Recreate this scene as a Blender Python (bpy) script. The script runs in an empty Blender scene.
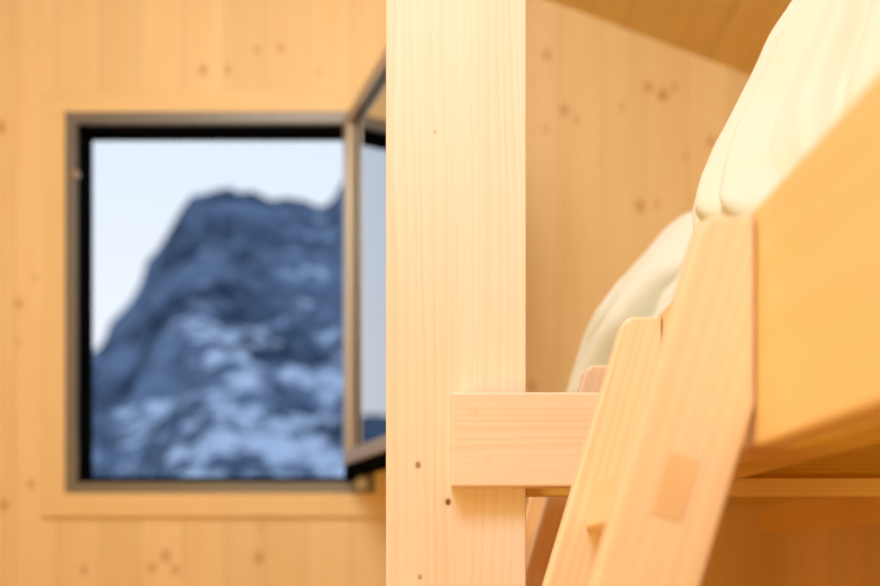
import bpy, bmesh, math, random
from mathutils import Vector, Matrix, noise

random.seed(4)
S = bpy.context.scene
COL = S.collection
EYE = 1.2            # height of the lens above the floor
F = 1200.0           # focal length in pixels of the 880 wide frame
TILT = math.atan(0.296)


# ------------------------------------------------------------ object helpers
def link(name, bm, mat, parent=None, smooth=False):
    me = bpy.data.meshes.new(name)
    bm.normal_update()
    bm.to_mesh(me)
    bm.free()
    if smooth:
        for p in me.polygons:
            p.use_smooth = True
    o = bpy.data.objects.new(name, me)
    COL.objects.link(o)
    if mat:
        me.materials.append(mat)
    if parent:
        o.parent = parent
    return o


def tag(o, label, cat, group=None, kind=None):
    o['label'] = label
    o['category'] = cat
    if group:
        o['group'] = group
    if kind:
        o['kind'] = kind
    return o


def empty(name, loc=(0, 0, 0)):
    o = bpy.data.objects.new(name, None)
    o.empty_display_size = 0.1
    COL.objects.link(o)
    o.location = loc
    return o


def struct(name, bm, mat, parent=None, label=None):
    o = link(name, bm, mat, parent)
    if not parent:
        o['kind'] = 'structure'
        if label:
            o['label'] = label
    return o


def box(bm, x0, x1, y0, y1, z0, z1, r=0.0, seg=2):
    b2 = bmesh.new()
    bmesh.ops.create_cube(b2, size=1)
    for v in b2.verts:
        v.co = Vector((x0 + (v.co.x + .5) * (x1 - x0), y0 + (v.co.y + .5) * (y1 - y0), z0 + (v.co.z + .5) * (z1 - z0)))
    if r > 0:
        bmesh.ops.bevel(b2, geom=list(b2.edges), offset=r, segments=seg, profile=0.5, affect='EDGES')
    merge(bm, b2)
    return bm


def merge(bm, b2, mat=None):
    if mat is not None:
        b2.transform(mat)
    me = bpy.data.meshes.new('tmp')
    b2.to_mesh(me)
    b2.free()
    bm.from_mesh(me)
    bpy.data.meshes.remove(me)


def prism(bm, pts, y0, y1, r=0.004, seg=3):
    """outline in x,z extruded along y, all long edges rounded"""
    b2 = bmesh.new()
    a = [b2.verts.new((x, y0, z)) for x, z in pts]
    b = [b2.verts.new((x, y1, z)) for x, z in pts]
    fa = b2.faces.new(a)
    fb = b2.faces.new(list(reversed(b)))
    n = len(pts)
    for i in range(n):
        b2.faces.new((a[i], b[i], b[(i + 1) % n], a[(i + 1) % n]))
    bmesh.ops.recalc_face_normals(b2, faces=list(b2.faces))
    if r > 0:
        rim = [e for e in b2.edges if abs(e.verts[0].co.y - e.verts[1].co.y) < 1e-6]
        bmesh.ops.bevel(b2, geom=rim, offset=r, segments=seg, profile=0.5, affect='EDGES')
    merge(bm, b2)
    return bm


def fillet(pts, idx, rad, n=8):
    """replace the corner idx of a closed outline by an arc"""
    p = [Vector(q) for q in pts]
    c, a, b = p[idx], p[idx - 1], p[(idx + 1) % len(p)]
    da, db = (a - c).normalized(), (b - c).normalized()
    ang = da.angle(db)
    t = rad / math.tan(ang / 2)
    ctr = c + (da + db).normalized() * (rad / math.sin(ang / 2))
    s, e = c + da * t - ctr, c + db * t - ctr
    a0, a1 = math.atan2(s.y, s.x), math.atan2(e.y, e.x)
    d = (a1 - a0 + math.pi) % (2 * math.pi) - math.pi
    arc = [(ctr.x + rad * math.cos(a0 + d * k / n), ctr.y + rad * math.sin(a0 + d * k / n)) for k in range(n + 1)]
    return [tuple(q) for q in pts[:idx]] + arc + [tuple(q) for q in pts[idx + 1:]]


def cyl(bm, p0, p1, r, n=20, r2=None):
    p0, p1 = Vector(p0), Vector(p1)
    d = p1 - p0
    b2 = bmesh.new()
    bmesh.ops.create_cone(b2, cap_ends=True, segments=n, radius1=r, radius2=r if r2 is None else r2, depth=d.length)
    m = Matrix.Translation((p0 + p1) / 2) @ d.to_track_quat('Z', 'Y').to_matrix().to_4x4()
    merge(bm, b2, m)
    return bm


# ------------------------------------------------------------ materials
class N:
    def __init__(self, name):
        self.m = bpy.data.materials.new(name)
        self.m.use_nodes = True
        self.t = self.m.node_tree
        self.t.nodes.clear()
        self.out = self.t.nodes.new('ShaderNodeOutputMaterial')

    def n(self, typ, ins=None, **kw):
        nd = self.t.nodes.new(typ)
        for k, v in kw.items():
            setattr(nd, k, v)
        for k, v in (ins or {}).items():
            s = nd.inputs[k]
            if isinstance(v, bpy.types.NodeSocket):
                self.t.links.new(v, s)
            else:
                s.default_value = v
        return nd

    def math(self, op, a, b=0.0, c=0.0):
        return self.n('ShaderNodeMath', {0: a, 1: b, 2: c}, operation=op).outputs[0]

    def ramp(self, v, lo, hi, a=0.0, b=1.0, smooth=True):
        return self.n('ShaderNodeMapRange', {'Value': v, 'From Min': lo, 'From Max': hi, 'To Min': a, 'To Max': b},
                      interpolation_type='SMOOTHSTEP' if smooth else 'LINEAR').outputs[0]

    def mix(self, f, a, b, blend='MIX'):
        nd = self.t.nodes.new('ShaderNodeMix')
        nd.data_type = 'RGBA'
        nd.blend_type = blend
        for s, v in ((nd.inputs[0], f), (nd.inputs[6], a), (nd.inputs[7], b)):
            if isinstance(v, bpy.types.NodeSocket):
                self.t.links.new(v, s)
            else:
                s.default_value = v
        return nd.outputs[2]


def c4(c):
    return (c[0], c[1], c[2], 1.0)


def wood(name, col, late, across='X', along='Z', plank=0.0, plank0=0.0, seam=0.0, var=0.06, line=0.012,
         grain=0.5, knots=(), knotcol=(.30, .12, .04), rot=0.0, rough=0.5, sparse=0.0, wavy=1.0, seed=0.0, gloss=0.35, swing=0.0):
    """boards of spruce: growth lines running along one axis, board to board tone, seams and knots.
    knots: (across, along, radius, strength) in metres"""
    g = N(name)
    co = g.n('ShaderNodeTexCoord').outputs['Object']
    if rot:
        co = g.n('ShaderNodeMapping', {'Vector': co, 'Rotation': (0, rot, 0)}).outputs[0]
    sx = g.n('ShaderNodeSeparateXYZ', {0: co})
    third = [a for a in 'XYZ' if a not in (across, along)][0]
    A, L, T = sx.outputs[across], sx.outputs[along], sx.outputs[third]
    if plank:
        u = g.math('DIVIDE', g.math('SUBTRACT', A, plank0), plank)
        pid = g.math('FLOOR', u)
        fr = g.math('FRACT', u)
        rnd = g.n('ShaderNodeTexWhiteNoise', {'W': g.math('ADD', pid, seed + 3.7)}, noise_dimensions='1D')
        rv, rc = rnd.outputs['Value'], rnd.outputs['Color']
    else:
        rv = None
    ph = g.math('MULTIPLY', rv, 37.0) if rv is not None else seed * 5.3
    # slow wander of the growth lines
    v1 = g.n('ShaderNodeCombineXYZ', {0: g.math('ADD', A, ph), 1: g.math('MULTIPLY', L, 0.22), 2: T})
    w1 = g.n('ShaderNodeTexNoise', {'Vector': v1.outputs[0], 'Scale': 5.0, 'Detail': 2.0, 'Roughness': .5}).outputs[0]
    src = g.math('ADD', g.math('MULTIPLY', A, 1.0 / line), g.math('MULTIPLY', g.math('SUBTRACT', w1, .5), 0.055 * wavy / line))
    src = g.math('ADD', src, g.math('MULTIPLY', T, .6 / line))
    if swing:
        s2 = g.math('SINE', g.math('MULTIPLY', L, 3.1))
        src = g.math('ADD', src, g.math('MULTIPLY', s2, swing / line))
    vu = g.n('ShaderNodeCombineXYZ', {0: g.math('ADD', A, ph), 1: g.math('MULTIPLY', L, 0.03), 2: T}).outputs[0]
    un = g.n('ShaderNodeTexNoise', {'Vector': vu, 'Scale': .38 / line, 'Detail': 1.0}).outputs[0]
    src = g.math('ADD', src, g.math('MULTIPLY', un, 2.6))
    sn = g.math('FRACT', src)
    ring = g.math('MULTIPLY', g.ramp(sn, 0.10, 0.80), g.ramp(sn, 1.0, 0.80))
    stg = g.n('ShaderNodeTexNoise', {'Vector': vu, 'Scale': .16 / line, 'Detail': 1.0}).outputs[0]
    ring = g.math('MULTIPLY', ring, g.ramp(stg, .32, .68, .15, 1.0))
    v2 = g.n('ShaderNodeCombineXYZ', {0: g.math('ADD', A, ph), 1: g.math('MULTIPLY', L, 0.02), 2: T})
    fib = g.n('ShaderNodeTexNoise', {'Vector': v2.outputs[0], 'Scale': 420.0, 'Detail': 3.0}).outputs[0]
    v3 = g.n('ShaderNodeCombineXYZ', {0: g.math('ADD', A, ph), 1: g.math('MULTIPLY', L, 0.12), 2: T})
    blot = g.n('ShaderNodeTexNoise', {'Vector': v3.outputs[0], 'Scale': 16.0, 'Detail': 2.0}).outputs[0]
    f = g.math('ADD', g.math('MULTIPLY', ring, grain), g.math('MULTIPLY', g.math('SUBTRACT', fib, .5), 0.35))
    f = g.math('ADD', f, g.math('MULTIPLY', g.math('SUBTRACT', blot, .42), 0.9))
    f = g.n('ShaderNodeClamp', {0: f}).outputs[0]
    c = g.mix(f, c4(col), c4(late))
    if rv is not None:
        k = g.math('ADD', 1.0 - var, g.math('MULTIPLY', rv, 2 * var))
        kk = g.n('ShaderNodeCombineXYZ', {0: k, 1: k, 2: g.math('ADD', 1.0 - 1.6 * var, g.math('MULTIPLY', rv, 3.2 * var))}).outputs[0]
        c = g.mix(1.0, c, kk, 'MULTIPLY')
        if seam:
            d = g.math('MULTIPLY', g.math('MINIMUM', fr, g.math('SUBTRACT', 1.0, fr)), plank)
            sm = g.math('MULTIPLY', g.ramp(d, 0.0025, 0.0008), g.math('ADD', 0.35, g.math('MULTIPLY', rv, 0.65)))
            c = g.mix(g.math('MULTIPLY', sm, seam), c, c4([x * .35 for x in late]))
    for (ka, kl, kr, ks) in knots:
        p = g.n('ShaderNodeCombineXYZ', {0: g.math('SUBTRACT', A, ka), 1: g.math('MULTIPLY', g.math('SUBTRACT', L, kl), .8), 2: 0.0}).outputs[0]
        ln = g.n('ShaderNodeVectorMath', {0: p}, operation='LENGTH').outputs['Value']
        ln = g.math('ADD', ln, g.math('MULTIPLY', g.math('SUBTRACT', blot, .5), kr * .6))
        m2 = g.math('MULTIPLY', g.ramp(ln, kr * 2.1, kr * .8), .42 * ks)
        m1 = g.math('MULTIPLY', g.ramp(ln, kr * 1.05, kr * .75), ks)
        c = g.mix(m2, c, c4([late[0] * .75, late[1] * .6, late[2] * .45]))
        c = g.mix(m1, c, c4(knotcol))
    if sparse:
        pv = g.n('ShaderNodeCombineXYZ', {0: A, 1: g.math('MULTIPLY', L, .8), 2: seed}).outputs[0]
        vo = g.n('ShaderNodeTexVoronoi', {'Vector': pv, 'Scale': sparse, 'Randomness': 1.0})
        dist = g.math('DIVIDE', vo.outputs['Distance'], sparse)
        g1 = g.ramp(dist, .016, .008)
        c = g.mix(g.math('MULTIPLY', g1, .75), c, c4([x * 1.3 for x in knotcol]))
    bump = g.n('ShaderNodeBump', {'Height': g.math('ADD', fib, g.math('MULTIPLY', ring, .5)), 'Strength': .05, 'Distance': .001}).outputs[0]
    p = g.n('ShaderNodeBsdfPrincipled', {'Base Color': c, 'Roughness': rough, 'Specular IOR Level': gloss, 'Normal': bump})
    g.t.links.new(p.outputs[0], g.out.inputs[0])
    return g.m


def plain(name, col, rough=.5, metal=0.0, nscale=0.0, namp=.1, spec=.5):
    g = N(name)
    c = c4(col)
    if nscale:
        co = g.n('ShaderNodeTexCoord').outputs['Object']
        nz = g.n('ShaderNodeTexNoise', {'Vector': co, 'Scale': nscale, 'Detail': 3.0}).outputs[0]
        c = g.mix(nz, c4([x * (1 - namp) for x in col]), c4([min(1, x * (1 + namp)) for x in col]))
    p = g.n('ShaderNodeBsdfPrincipled', {'Base Color': c, 'Roughness': rough, 'Metallic': metal, 'Specular IOR Level': spec})
    g.t.links.new(p.outputs[0], g.out.inputs[0])
    return g.m


def wx(px, d=4.0):
    return (px - 440) / F * d


def wz(py, d=4.0):
    return EYE + (555 - py) / F * d


COLR = (.83, .64, .32)
LATE = (.76, .50, .20)
wall_knots = [(203, 70, .014, .55), (228, 70, .012, .5), (318, 72, .010, .4), (0, 127, .018, .6), (257, 50, .012, .45), (281, 48, .013, .45),
              (547, 55, .016, .45), (648, 87, .016, .5), (663, 95, .016, .8), (675, 87, .013, .35), (564, 110, .016, .5),
              (622, 107, .013, .3), (577, 120, .013, .3), (546, 129, .013, .25), (711, 141, .016, .5), (686, 156, .012, .25),
              (640, 206, .017, .6), (657, 204, .013, .3), (532, 386, .016, .5), (600, 160, .009, .2),
              (166, 556, .018, .55), (152, 568, .016, .5), (175, 570, .014, .5), (259, 558, .018, .6), (4, 505, .016, .65),
              (31, 484, .013, .5), (19, 304, .015, .5), (84, 570, .013, .5), (18, 342, .010, .3), (35, 278, .010, .3), (262, 529, .01, .3)]
M_wall = wood('spruce_wall', COLR, LATE, 'X', 'Z', plank=.14, plank0=wx(57), seam=.4, var=.05, line=.016, grain=.52,
              knots=[(wx(a), wz(b), r * .95, s * .85) for a, b, r, s in wall_knots], knotcol=(.50, .22, .07), rough=.55)
M_side = wood('spruce_side_wall', COLR, LATE, 'Y', 'Z', plank=.14, plank0=.03, seam=.55, var=.06, line=.016, grain=.35, sparse=2.2, knotcol=(.40, .18, .06), rough=.55, seed=2)
M_ceil = wood('spruce_ceiling', (.74, .52, .17), (.62, .36, .09), 'X', 'Y', plank=.28, plank0=.05, seam=.7, var=.07, line=.018, grain=.4, sparse=2.2, knotcol=(.36, .15, .05), rough=.55, seed=5)
M_floor = wood('spruce_floor', (.62, .32, .09), (.5, .22, .05), 'X', 'Y', plank=.16, plank0=.02, seam=.8, var=.08, line=.015, grain=.4, sparse=2.0, rough=.45, seed=7)
M_casing_v = wood('casing_upright', (.83, .63, .30), LATE, 'X', 'Z', line=.011, grain=.35, rough=.5, seed=3)
M_casing_h = wood('casing_level', (.84, .635, .30), LATE, 'Z', 'X', line=.011, grain=.35, rough=.5, seed=4)
M_post = wood('spruce_post', (.86, .735, .585), (.80, .59, .38), 'X', 'Z', plank=.0895, plank0=wx(459, 1.57) - .0895, seam=.0, var=.02, line=.0115, grain=.62,
              knots=[(wx(448, 1.57), wz(502, 1.57), .0038, 1.0), (wx(418, 1.57), wz(465, 1.57), .0038, .75), (wx(420, 1.57), wz(577, 1.57), .003, .5),
                     (wx(435, 1.57), wz(132, 1.57), .002, .35)],
              knotcol=(.22, .12, .05), rough=.42, wavy=.8, seed=1)
M_rail = wood('spruce_rail', (.86, .70, .54), (.82, .60, .40), 'Z', 'X', line=.0105, grain=.62,
              knots=[(wz(412, 1.52), wx(475, 1.52), .0045, .14), (wz(462, 1.52), wx(488, 1.52), .004, .10)], knotcol=(.62, .36, .18), rough=.42, wavy=.5, seed=9)
M_board = wood('spruce_side_board', (.84, .61, .28), (.80, .53, .20), 'Z', 'Y', line=.035, grain=.45, rough=.4, wavy=2.2, seed=6)
M_far = wood('spruce_far_board', (.90, .64, .20), (.84, .52, .13), 'Z', 'Y', line=.03, grain=.4, seed=16)  # missing light put into a lighter, more saturated wood colour
M_cross = wood('spruce_cross_board', (.78, .60, .13), (.62, .42, .07), 'Z', 'X', line=.0085, grain=.65, rough=.5, wavy=.5, seed=8)
M_ply = wood('three_layer_edge', (.92, .76, .36), (.70, .48, .15), 'Z', 'X', line=.0075, grain=.8, rough=.5, wavy=.12, seed=12)
M_string = wood('spruce_stringer', (.86, .685, .47), (.82, .58, .34), 'X', 'Z', rot=-TILT, line=.0125, grain=.58, rough=.4, wavy=.5, seed=11)
M_rung = wood('spruce_rung', (.87, .67, .38), (.80, .54, .25), 'Z', 'Y', line=.011, grain=.5, rough=.45, seed=13)
M_tenon = wood('rung_end_grain', (.80, .57, .31), (.68, .43, .19), 'X', 'Z', rot=.5, line=.003, grain=.5, rough=.6, seed=14)

M_frame = plain('olive_grey_metal', (.19, .175, .135), .42, .35, 30, .06)
M_lip = plain('black_gasket', (.004, .004, .004), .8, 0, spec=.0)
M_seal = plain('black_sash_seal', (.02, .018, .015), .5)
M_sash = plain('bronze_sash_metal', (.46, .38, .26), .38, .45, 30, .06)
M_steel = plain('brushed_steel', (.55, .52, .47), .35, .9)


def glass_mat():
    g = N('coated_glazing')
    fr = g.n('ShaderNodeFresnel', {'IOR': 2.3}).outputs[0]
    tr = g.n('ShaderNodeBsdfTransparent', {'Color': (.86, .9, .9, 1)})
    gl = g.n('ShaderNodeBsdfGlossy', {'Color': (.95, .97, 1, 1), 'Roughness': .0})
    mx = g.n('ShaderNodeMixShader', {0: g.ramp(fr, 0, .55, .0, 1, False), 1: tr.outputs[0], 2: gl.outputs[0]})
    g.t.links.new(mx.outputs[0], g.out.inputs[0])
    return g.m


M_glass = glass_mat()


def cloth(name, col, shade):
    g = N(name)
    co = g.n('ShaderNodeTexCoord').outputs['Object']
    nz = g.n('ShaderNodeTexNoise', {'Vector': co, 'Scale': 9.0, 'Detail': 3.0}).outputs[0]
    c = g.mix(g.ramp(nz, .35, .75), c4(col), c4(shade))
    we = g.n('ShaderNodeTexNoise', {'Vector': co, 'Scale': 700.0, 'Detail': 2.0}).outputs[0]
    b = g.n('ShaderNodeBump', {'Height': we, 'Strength': .25, 'Distance': .001}).outputs[0]
    p = g.n('ShaderNodeBsdfPrincipled', {'Base Color': c, 'Roughness': .9, 'Specular IOR Level': .15, 'Normal': b, 'Sheen Weight': .15})
    g.t.links.new(p.outputs[0], g.out.inputs[0])
    return g.m


M_duvet = cloth('cream_cotton', (.69, .72, .62), (.68, .70, .57))
M_matt = cloth('mattress_cotton', (.80, .76, .62), (.76, .7, .55))

# ------------------------------------------------------------ the room
XL, XR, YN, YB = -2.3, 1.10, -1.7, 4.0
WX0, WX1, WZ0, WZ1 = wx(66), wx(375), wz(493.5), wz(113)     # outer edge of the window frame
TOP = 3.0 + EYE


def ceil_z(x):
    return EYE + 1.985 - .374 * x


bm = bmesh.new()
TH = .116
for (a, b, c, d) in ((XL - .2, WX0, -.2, TOP), (WX1, XR + .25, -.2, TOP), (WX0, WX1, -.2, WZ0), (WX0, WX1, WZ1, TOP)):
    box(bm, a, b, YB, YB + TH, c, d)
struct('wall_back', bm, M_wall, label='back wall of pale knotty spruce boards round the window')
bm = bmesh.new()
box(bm, XR, XR + .2, YN - .2, YB, -.2, TOP)
struct('wall_right', bm, M_side)
bm = bmesh.new()
box(bm, XL - .2, XL, YN - .2, YB, -.2, TOP)
struct('wall_left', bm, M_side)
bm = bmesh.new()
box(bm, XL, XR, YN - .2, YN, -.2, TOP)
struct('wall_front', bm, M_wall)
bm = bmesh.new()
box(bm, XL, XR, YN, YB, -.2, 0)
struct('floor', bm, M_floor)
bm = bmesh.new()
prism(bm, [(XL, ceil_z(XL)), (XR, ceil_z(XR)), (XR, ceil_z(XR) + .2), (XL, ceil_z(XL) + .2)], YN, YB, 0)
struct('ceiling', bm, M_ceil, label='sloping ceiling of darker spruce boards')

# casing boards round the window
cx0, cx1, cz0, cz1 = wx(43), wx(386) + .03, wz(517), wz(93)
e = .010
for i, (nm, args, mt) in enumerate((
        ('trim_1', (cx0, cx1, YB - e, YB, WZ1, cz1), M_casing_h),
        ('trim_2', (cx0, cx1, YB - e - .006, YB, cz0, WZ0), M_casing_h),
        ('trim_3', (cx0, WX0, YB - e, YB, WZ0, WZ1), M_casing_v),
        ('trim_4', (WX1, cx1, YB - e, YB, WZ0, WZ1), M_casing_v))):
    struct(nm, box(bmesh.new(), *args, .0025, 2), mt)

# window: fixed frame, black rebate, opened sash
win = empty('window_1', (WX0, YB, WZ0))
win['kind'] = 'structure'
win['label'] = 'metal framed window with its casement swung open into the room'
fw = wx(80) - wx(66)


def ring(bm, x0, x1, z0, z1, w, y0, y1, r=0.0):
    box(bm, x0, x0 + w, y0, y1, z0, z1, r)
    box(bm, x1 - w, x1, y0, y1, z0, z1, r)
    box(bm, x0 + w, x1 - w, y0, y1, z0, z0 + w, r)
    box(bm, x0 + w, x1 - w, y0, y1, z1 - w, z1, r)


def rel(bm, o):
    bmesh.ops.translate(bm, verts=list(bm.verts), vec=-Vector(o.location))
    return bm


bm = bmesh.new()
ring(bm, WX0, WX1, WZ0, WZ1, fw * .80, YB - .014, YB + .03, .002)
link('window_frame', rel(bm, win), M_frame, win)
bm = bmesh.new()
ring(bm, WX0 + .001, WX1 - .001, WZ0 + .001, WZ1 - .001, fw * .97, YB + .012, YB + .100, .001)
box(bm, WX0 + .002, wx(91.5, 4.095), YB + .09, YB + .112, WZ0 + .002, WZ1 - .002)
box(bm, WX0 + .002, WX1 - .002, YB + .09, YB + .112, wz(139.5, 4.095), WZ1 - .002)
box(bm, WX0 + .01, WX1 - .01, YB + .085, YB + .115, WZ0 + .005, wz(477, 4.085))
link('black_rebate', rel(bm, win), M_lip, win)
bm = bmesh.new()
cyl(bm, (wx(77), YB - .014, wz(176)), (wx(77), YB - .024, wz(176)), .015, 20, .013)
cyl(bm, (wx(77), YB - .024, wz(176)), (wx(77), YB - .030, wz(176)), .005, 16)
link('latch_stud', rel(bm, win), M_steel, win, True)
bm = bmesh.new()
for k in range(5):
    cyl(bm, (wx(76.5), YB - .014, wz(446 + k * 7)), (wx(76.5), YB - .019, wz(446 + k * 7)), .005, 14)
box(bm, wx(74), wx(79), YB - .017, YB - .013, wz(478), wz(440), .001)
link('latch_plate', rel(bm, win), M_frame, win)
bm = bmesh.new()
cyl(bm, (wx(361), YB - .03, wz(481)), (wx(361), YB - .03, wz(470)), .012, 20)
box(bm, wx(357), wx(368), YB - .034, YB - .012, wz(489), wz(480), .002)
link('hinge', rel(bm, win), M_steel, win)

SW, ST = .93, .055          # sash width and thickness
z0, z1 = wz(466), wz(122)
pv = Vector((-.268, 3.982, z0))
ang = math.radians(107.0)
sash = None
# local frame: u runs from the hinge along the sash, w from inner face to outer face
sw, sr = .105, .062
H = z1 - z0
bm = bmesh.new()
box(bm, 0, .065, 0, ST, 0, H, .003)
box(bm, .065, sw, .006, ST - .018, .05, H - .04, .002)
box(bm, SW - .065, SW, 0, ST, 0, H, .003)
box(bm, .065, SW - .065, 0, ST, 0, .045, .003)
box(bm, .065, SW - .065, 0, ST, H - .035, H, .003)
sash = link('sash', bm, M_sash, win)
link('glass_pane', box(bmesh.new(), sw - .01, SW - .06, .022, .030, .04, H - .03), M_glass, sash)
bm = bmesh.new()
ring(bm, sw - .004, SW - .06, .042, H - .032, .006, .016, .036)
box(bm, 0, SW, .004, ST - .004, -.040, .0, .001)  # added black strip stands in for the sash's dark underside
link('seal_and_dark_strip', bm, M_lip, sash)
bm = bmesh.new()
box(bm, SW - .045, SW - .020, -.010, 0, H / 2 - .08, H / 2 + .08, .003)
box(bm, SW - .042, SW - .023, -.045, -.010, H / 2 - .012, H / 2 + .012, .003)
box(bm, SW - .15, SW - .023, -.052, -.036, H / 2 - .011, H / 2 + .011, .004)
link('handle', bm, M_steel, sash)
# closed: u = -X.  opened by swinging the free edge into the room.
U = Vector((.2867, -.958, 0)).normalized()
Wd = Vector((U.y, -U.x, 0))            # outer face now looks left
m = Matrix(((U.x, Wd.x, 0, pv.x), (U.y, Wd.y, 0, pv.y), (0, 0, 1, pv.z), (0, 0, 0, 1)))
sash.matrix_local = Matrix.Translation(-Vector(win.location)) @ m

# ------------------------------------------------------------ post and rail
post = empty('wooden_post', (0, 1.62, 0))
tag(post, 'tall square-edged spruce post standing right of the window', 'post')
link('post_shaft', rel(box(bmesh.new(), wx(386, 1.57), wx(526, 1.57), 1.57, 1.665, 0.0, ceil_z(.1125) - .0, .0018, 3), post), None, post)
post.children[0].data.materials.append(M_post)
# keep the growth pattern tied to the room coordinates
rail = link('guard_rail', box(bmesh.new(), wx(451, 1.52), .247, 1.52, 1.569, wz(486.5, 1.52), wz(392, 1.52), .0035, 4), M_rail)
tag(rail, 'short level spruce rail fixed across the front of the post', 'rail')

# ------------------------------------------------------------ bunk
bunk = empty('bunk_platform', (0, 0, 0))
tag(bunk, 'raised spruce sleeping platform with deep side board at right', 'bunk')
XB = .2515
zb, zt = EYE + .087, EYE + .278
link('side_board', box(bmesh.new(), XB, XB + .034, -.25, YB, zb, zt, .004, 3), M_board, bunk)
link('support_ledger', box(bmesh.new(), XB + .034, XB + .088, -.25, YB, zb - .0005, zb + .06, .002, 2), M_cross, bunk)
fb = link('far_side_board', box(bmesh.new(), 1.058, XR - .002, -.25, YB - .001, EYE + .073, zt, .003, 2), M_far, bunk)
link('cross_batten', box(bmesh.new(), .115, 1.058, 1.600, 1.640, wz(495.6, 1.6), wz(478, 1.6), .0012, 2), M_ply, bunk)
link('cross_board', box(bmesh.new(), XB + .088, 1.058, 1.625, 1.66, wz(478, 1.6), zt - .02, .002, 2), M_cross, bunk)
link('platform_panel', box(bmesh.new(), XB + .036, 1.056, -.25, YB, EYE + .168, EYE + .190), M_cross, bunk)

matt = link('mattress', box(bmesh.new(), XB + .05, 1.04, -.2, 3.9, EYE + .190, EYE + .262, .02, 4), M_matt, None, True)
tag(matt, 'thin cream mattress lying on the sleeping platform behind the side board', 'mattress')


# ------------------------------------------------------------ ladders
def ladder(dy):
    """stringers lean right against the side board"""
    root = empty('bunk_ladder', (-.18, .95 + dy, 0))
    ztop = EYE + .269

    def left(z):
        return .139 + .296 * (z - EYE - .046) + .0025

    def mk(y0):
        xr = XB - .0015
        zn = EYE + .119
        pts = [(left(ztop), ztop), (xr, ztop), (xr, zn), (xr - .296 * zn, 0), (left(0), 0)]
        pts = fillet(pts, 0, .017, 8)
        bm = prism(bmesh.new(), pts, y0, y0 + .034, .0042, 3)
        return rel(bm, root)
    ys = (.95, 1.352)
    strs = [link('stringer', mk(y), M_string, root) for y in ys]
    for k in range(5):
        zc = EYE + .0535 - .25 * k
        cxm = left(zc) + .0425
        t = Matrix.Translation(Vector((cxm, 0, zc))) @ Matrix.Rotation(TILT, 4, 'Y')
        if zc < .05:
            continue
        b2 = box(bmesh.new(), -.016, .016, .984, 1.352, -.029, .029, .004, 3)
        b2.transform(t)
        rg = link('rung', rel(b2, root), M_rung, root)
        for ya, yb in ((.9493, .985), (1.351, 1.3867)):
            b2 = box(bmesh.new(), -.0125, .0125, ya, yb, -.0255, .0255)
            b2.transform(t)
            link('tenon', rel(b2, root), M_tenon, rg)
    for o in root.children:
        for v in o.data.vertices:
            v.co.y += 0
    return root


def copy_tree(o, parent=None):
    c = o.copy()
    COL.objects.link(c)
    c.parent = parent
    for ch in list(o.children):
        copy_tree(ch, c)
    return c


lad = ladder(0)
GR = 'ladders leaning on the side board'
tag(lad, 'large pale spruce ladder leaning on the side board, in front of the rail', 'ladder', GR)
lad2 = copy_tree(lad)
lad2.location.y += .748
tag(lad2, 'shaded spruce ladder half hidden behind the post and its rail', 'ladder', GR)


# ------------------------------------------------------------ bedding
def heap(name, ctr, ab, outline, fn, mat, base_z, label, n=260, mz=150):
    """a soft heap: level ellipses whose size follows the outline (y, x in the photograph's pixels, seen from the front)"""
    cx, cy = ctr
    a, b = ab
    cpx = 440 + F * cx / cy
    ztop = EYE + (555 - outline[-1][0]) / F * cy

    def sx(y):
        if y >= outline[0][0]:
            return outline[0][1]
        for (ya, xa), (yb, xb) in zip(outline, outline[1:]):
            if y >= yb:
                t = (ya - y) / (ya - yb)
                return xa + (xb - xa) * t
        return cpx

    def edge(s, z):
        best = None
        for k in range(90):
            th = math.pi * (.5 + k / 90)
            X, Y = cx + s * a * math.cos(th), cy + s * b * math.sin(th)
            p = 440 + F * X / Y
            if best is None or p < best[0]:
                best = (p, 555 - F * (z - EYE) / Y)
        return best

    def size(z):
        lo, hi = 0.0, 1.6
        for _ in range(22):
            m_ = (lo + hi) / 2
            p, y = edge(m_, z)
            if p > sx(y):
                lo = m_
            else:
                hi = m_
        return lo
    zs = [base_z + (ztop - base_z) * math.sin(math.pi / 2 * j / mz) for j in range(mz)]
    ss = [size(z) for z in zs]
    for _ in range(5):
        ss = [ss[0]] + [(ss[k - 1] + 2 * ss[k] + ss[k + 1]) / 4 for k in range(1, mz - 1)] + [ss[-1]]
    bm = bmesh.new()
    rows = []
    for j in range(mz):
        row = []
        for i in range(n):
            az = 2 * math.pi * i / n
            h = (zs[j] - base_z) / (ztop - base_z)
            q = Vector((cx + ss[j] * a * math.cos(az), cy + ss[j] * b * math.sin(az), zs[j]))
            nn = Vector((math.cos(az) / a, math.sin(az) / b, 0)).normalized()
            q = q + nn * fn(az, h, q) * min(1, ss[j] * 4)
            if q.z < zt + .03:
                q.x = max(q.x, XB + .038)
            q.x = min(q.x, XR - .05)
            row.append(bm.verts.new(q - Vector((cx, cy, base_z))))
        rows.append(row)
    for j in range(mz - 1):
        for i in range(n):
            bm.faces.new((rows[j][i], rows[j][(i + 1) % n], rows[j + 1][(i + 1) % n], rows[j + 1][i]))
    tip = bm.verts.new((0, 0, ztop - base_z))
    for i in range(n):
        bm.faces.new((rows[-1][i], rows[-1][(i + 1) % n], tip))
    bm.faces.new(list(reversed(rows[0])))
    o = link(name, bm, mat, None, True)
    o.location = (cx, cy, base_z)
    tag(o, label, 'duvet', 'cream duvets heaped on the platform')
    return o


def sstep(a, b, x):
    t = max(0.0, min(1.0, (x - a) / (b - a)))
    return t * t * (3 - 2 * t)


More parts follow.
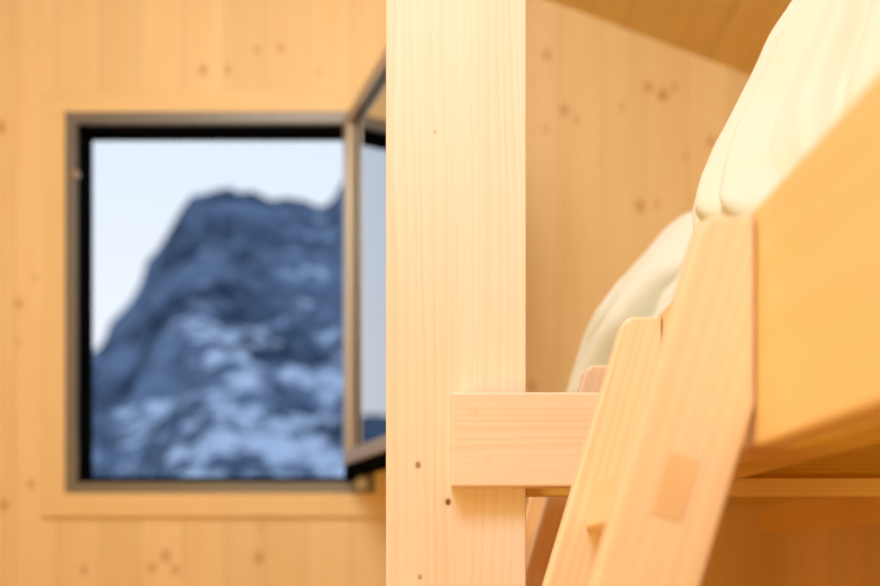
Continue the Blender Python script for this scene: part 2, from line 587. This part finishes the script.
def fold1(az, h, q):
    w = noise.noise(Vector((az * 1.3, h * 2.1, 2.0)))
    a = az + .20 * w + .55 * h
    lo = 1 - sstep(.8, 1.0, h)
    r = .020 * (abs(math.sin(a * 13)) ** .8 - .5) + .008 * math.sin(a * 7.3 + 1.0) + .003 * math.sin(a * 41)
    s = r * lo + .012 * noise.noise(q * 4.5)
    # a tucked crease low on the near side, with a soft puff above it
    c = Vector((.318, EYE + .350))
    t = Vector((.62, -.78))
    v = Vector((q.x, q.z)) - c
    along, off = v.dot(t), v.x * .78 + v.y * .62
    k = math.exp(-(along / .032) ** 2) if math.sin(az) < 0 else 0
    return s + k * (.022 * math.exp(-((off - .022) / .018) ** 2) - .022 * math.exp(-((off + .006) / .009) ** 2))


def fold2(az, h, q):
    w = noise.noise(Vector((az * 1.6, h * 2.4, 9.0)))
    a = az + .30 * w - .7 * h
    lo = 1 - sstep(.40, .75, h)
    s = (.075 * (abs(math.sin(a * 9)) ** .7 - .75) + .012 * math.sin(a * 19)) * lo
    return s + .014 * noise.noise(q * 3.6) * (1 - sstep(.8, 1, h))


bz = EYE + .262
O1 = [(215, 703), (205, 705), (190, 710), (165, 722), (130, 741), (95, 759), (50, 783), (15, 806), (-5, 822), (-45, 855), (-80, 888), (-105, 930), (-118, 989)]
d1 = heap('duvet', (.600, 1.36), (.36, .30), O1, fold1, M_duvet, bz,
          'tall cream duvet heap with long slanting ribs, directly behind the front ladder top')
O2 = [(400, 572), (385, 578), (350, 588), (320, 598), (290, 613), (270, 628), (250, 645), (235, 659), (222, 676), (215, 693), (211, 712), (209, 745)]
d2 = heap('duvet', (.630, 2.52), (.365, .34), O2, fold2, M_duvet, bz,
          'smaller rounded cream duvet heap farther back, sagging in folds beside the wall boards')


# ------------------------------------------------------------ the mountain outside
SIL = [(-900, 520), (-600, 440), (-340, 392), (-200, 398), (0, 380), (60, 362), (90, 358), (104, 345), (108, 326), (124, 310), (140, 288), (147, 262), (160, 246),
       (170, 226), (180, 206), (195, 195), (210, 190), (230, 188), (250, 191), (270, 199), (290, 200), (304, 205), (325, 209), (334, 201),
       (340, 188), (352, 172), (375, 140), (420, 110), (520, 90), (700, 150), (1000, 250), (1500, 420)]
D = 1500.0


def sil(x):
    px = 440 + x / D * F
    for (a, ya), (b, yb) in zip(SIL, SIL[1:]):
        if px <= b:
            t = max(0, (px - a) / (b - a))
            return (555 - (ya + (yb - ya) * t)) / F * D
    return (555 - SIL[-1][1]) / F * D


def rgd(p, o=5):
    s, a, f = 0, 1, 1
    for k in range(o):
        s += a * (1 - abs(noise.noise(p * f)) * 2)
        a *= .5
        f *= 2.07
    return s


bm = bmesh.new()
NX, NY = 330, 150
grid = []
for j in range(NY + 1):
    t = j / NY
    y = 450 + (D - 450) * (1 - (1 - min(1, t / .82)) ** 1.25) if t < .82 else D + (t - .82) / .18 * 900
    row = []
    for i in range(NX + 1):
        s = i / NX
        ang_ = -1.25 + 2.05 * s
        x = ang_ * y
        hx = ang_ * D
        h = sil(hx)
        if y <= D:
            u = (y - 450) / (D - 450)
            z = h * (y / D) * (u ** .62) - 40 * (1 - u)
            fade = sstep(0, .15, u) * (1 - .86 * sstep(.8, 1, u))
            z += (rgd(Vector((x * .0042, y * .0030, 1.0))) - .75) * 30 * fade
            z += (rgd(Vector((x * .016, y * .010, 5.0)), 4) - .75) * 13 * fade
        else:
            z = h - (y - D) * .55 + 30 * noise.noise(Vector((x * .005, y * .005, 0)))
            z = max(z, -60)
        if y > D * .985 and y <= D + 8:
            z += noise.noise(Vector((x * .05, 0, 0))) * 6
        row.append(bm.verts.new((x, y, z)))
    grid.append(row)
for j in range(NY):
    for i in range(NX):
        bm.faces.new((grid[j][i], grid[j][i + 1], grid[j + 1][i + 1], grid[j + 1][i]))


def rock():
    g = N('rock_and_snow')
    co = g.n('ShaderNodeTexCoord').outputs['Object']
    sx = g.n('ShaderNodeSeparateXYZ', {0: co})
    nrm = g.n('ShaderNodeNewGeometry').outputs['Normal']
    nz = g.n('ShaderNodeSeparateXYZ', {0: nrm}).outputs['Z']
    # snow lies in slanting bands
    mp = g.n('ShaderNodeMapping', {'Vector': co, 'Rotation': (0, .55, 0), 'Scale': (.006, .006, .016)}).outputs[0]
    n1 = g.n('ShaderNodeTexNoise', {'Vector': mp, 'Scale': 2.6, 'Detail': 6.0, 'Roughness': .72}).outputs[0]
    n2 = g.n('ShaderNodeTexNoise', {'Vector': co, 'Scale': .06, 'Detail': 4.0, 'Roughness': .6}).outputs[0]
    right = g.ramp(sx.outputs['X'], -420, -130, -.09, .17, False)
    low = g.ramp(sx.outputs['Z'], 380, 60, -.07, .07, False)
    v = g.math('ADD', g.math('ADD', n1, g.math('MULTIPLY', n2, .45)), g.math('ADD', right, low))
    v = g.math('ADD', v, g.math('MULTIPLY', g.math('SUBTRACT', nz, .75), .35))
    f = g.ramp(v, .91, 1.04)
    n3 = g.n('ShaderNodeTexNoise', {'Vector': mp, 'Scale': 1.2, 'Detail': 2.0}).outputs[0]  # broad patches put the mountain's shadow contrast into the rock colour
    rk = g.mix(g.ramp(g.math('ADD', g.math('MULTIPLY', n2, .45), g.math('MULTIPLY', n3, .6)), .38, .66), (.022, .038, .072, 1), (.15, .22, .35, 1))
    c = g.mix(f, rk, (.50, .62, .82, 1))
    p = g.n('ShaderNodeBsdfDiffuse', {'Color': c})
    g.t.links.new(p.outputs[0], g.out.inputs[0])
    return g.m


mo = link('mountain', bm, rock(), None, True)
mo['kind'] = 'structure'
mo['label'] = 'blue shaded rocky mountain streaked with snow outside the window'

# ------------------------------------------------------------ light
w = bpy.data.worlds.new('world')
S.world = w
w.use_nodes = True
nt = w.node_tree
bg = nt.nodes['Background']
tc = nt.nodes.new('ShaderNodeTexCoord')
sp = nt.nodes.new('ShaderNodeSeparateXYZ')
mr = nt.nodes.new('ShaderNodeMapRange')
mr.inputs['From Min'].default_value = .15
mr.inputs['From Max'].default_value = .45
mxx = nt.nodes.new('ShaderNodeMix')
mxx.data_type = 'RGBA'
nt.links.new(tc.outputs['Generated'], sp.inputs[0])
nt.links.new(sp.outputs['Z'], mr.inputs['Value'])
nt.links.new(mr.outputs[0], mxx.inputs[0])
mxx.inputs[6].default_value = (.84, .89, .97, 1)
mxx.inputs[7].default_value = (.66, .77, .93, 1)
nt.links.new(mxx.outputs[2], bg.inputs['Color'])
bg.inputs['Strength'].default_value = 1.0


def area(name, loc, target, sx_, sy_, power, col=(1, 1, 1)):
    l = bpy.data.lights.new(name, 'AREA')
    l.shape = 'RECTANGLE'
    l.size, l.size_y = sx_, sy_
    l.energy = power
    l.color = col
    o = bpy.data.objects.new(name, l)
    COL.objects.link(o)
    o.location = loc
    o.rotation_euler = (Vector(target) - Vector(loc)).to_track_quat('-Z', 'Y').to_euler()
    return o


area('high_cool_fill', (-.30, -.05, EYE + 1.50), (.2, 1.7, EYE + .2), .7, .7, 22, (.80, .89, 1))  # unseen cool fill, set high to pale the top of the post
area('rear_light', (-1.2, -1.3, EYE + 1.3), (.3, 2.4, EYE + .1), .9, .9, 14, (1, .82, .48))
area('low_warm_fill', (-1.5, -.1, EYE - .40), (1.0, 2.4, EYE + .10), .9, .7, 20, (1, .74, .24))  # unseen warm fill, added to brighten the wood under the bunk
area('room_light', (-.5, 1.80, EYE + 2.0), (.1, 3.6, EYE + .5), .9, .9, 36, (.90, .94, .98))

# ------------------------------------------------------------ camera
cam = bpy.data.cameras.new('camera')
co_ = bpy.data.objects.new('camera', cam)
COL.objects.link(co_)
cam.sensor_width = 36
cam.lens = F / 880 * 36
cam.shift_y = (555 - 293) / 880
cam.clip_start = .02
cam.clip_end = 9000
co_.location = (0, 0, EYE)
co_.rotation_euler = (math.pi / 2, 0, 0)
cam.dof.use_dof = True
cam.dof.focus_distance = 1.49
cam.dof.aperture_fstop = 2.6
S.camera = co_

vs = S.view_settings
vs.view_transform = 'Standard'
vs.look = 'None'
vs.gamma = 1
vs.use_curve_mapping = False
vs.exposure = 0.1
S.cycles.max_bounces = 10
S.cycles.diffuse_bounces = 8
S.cycles.use_denoising = True
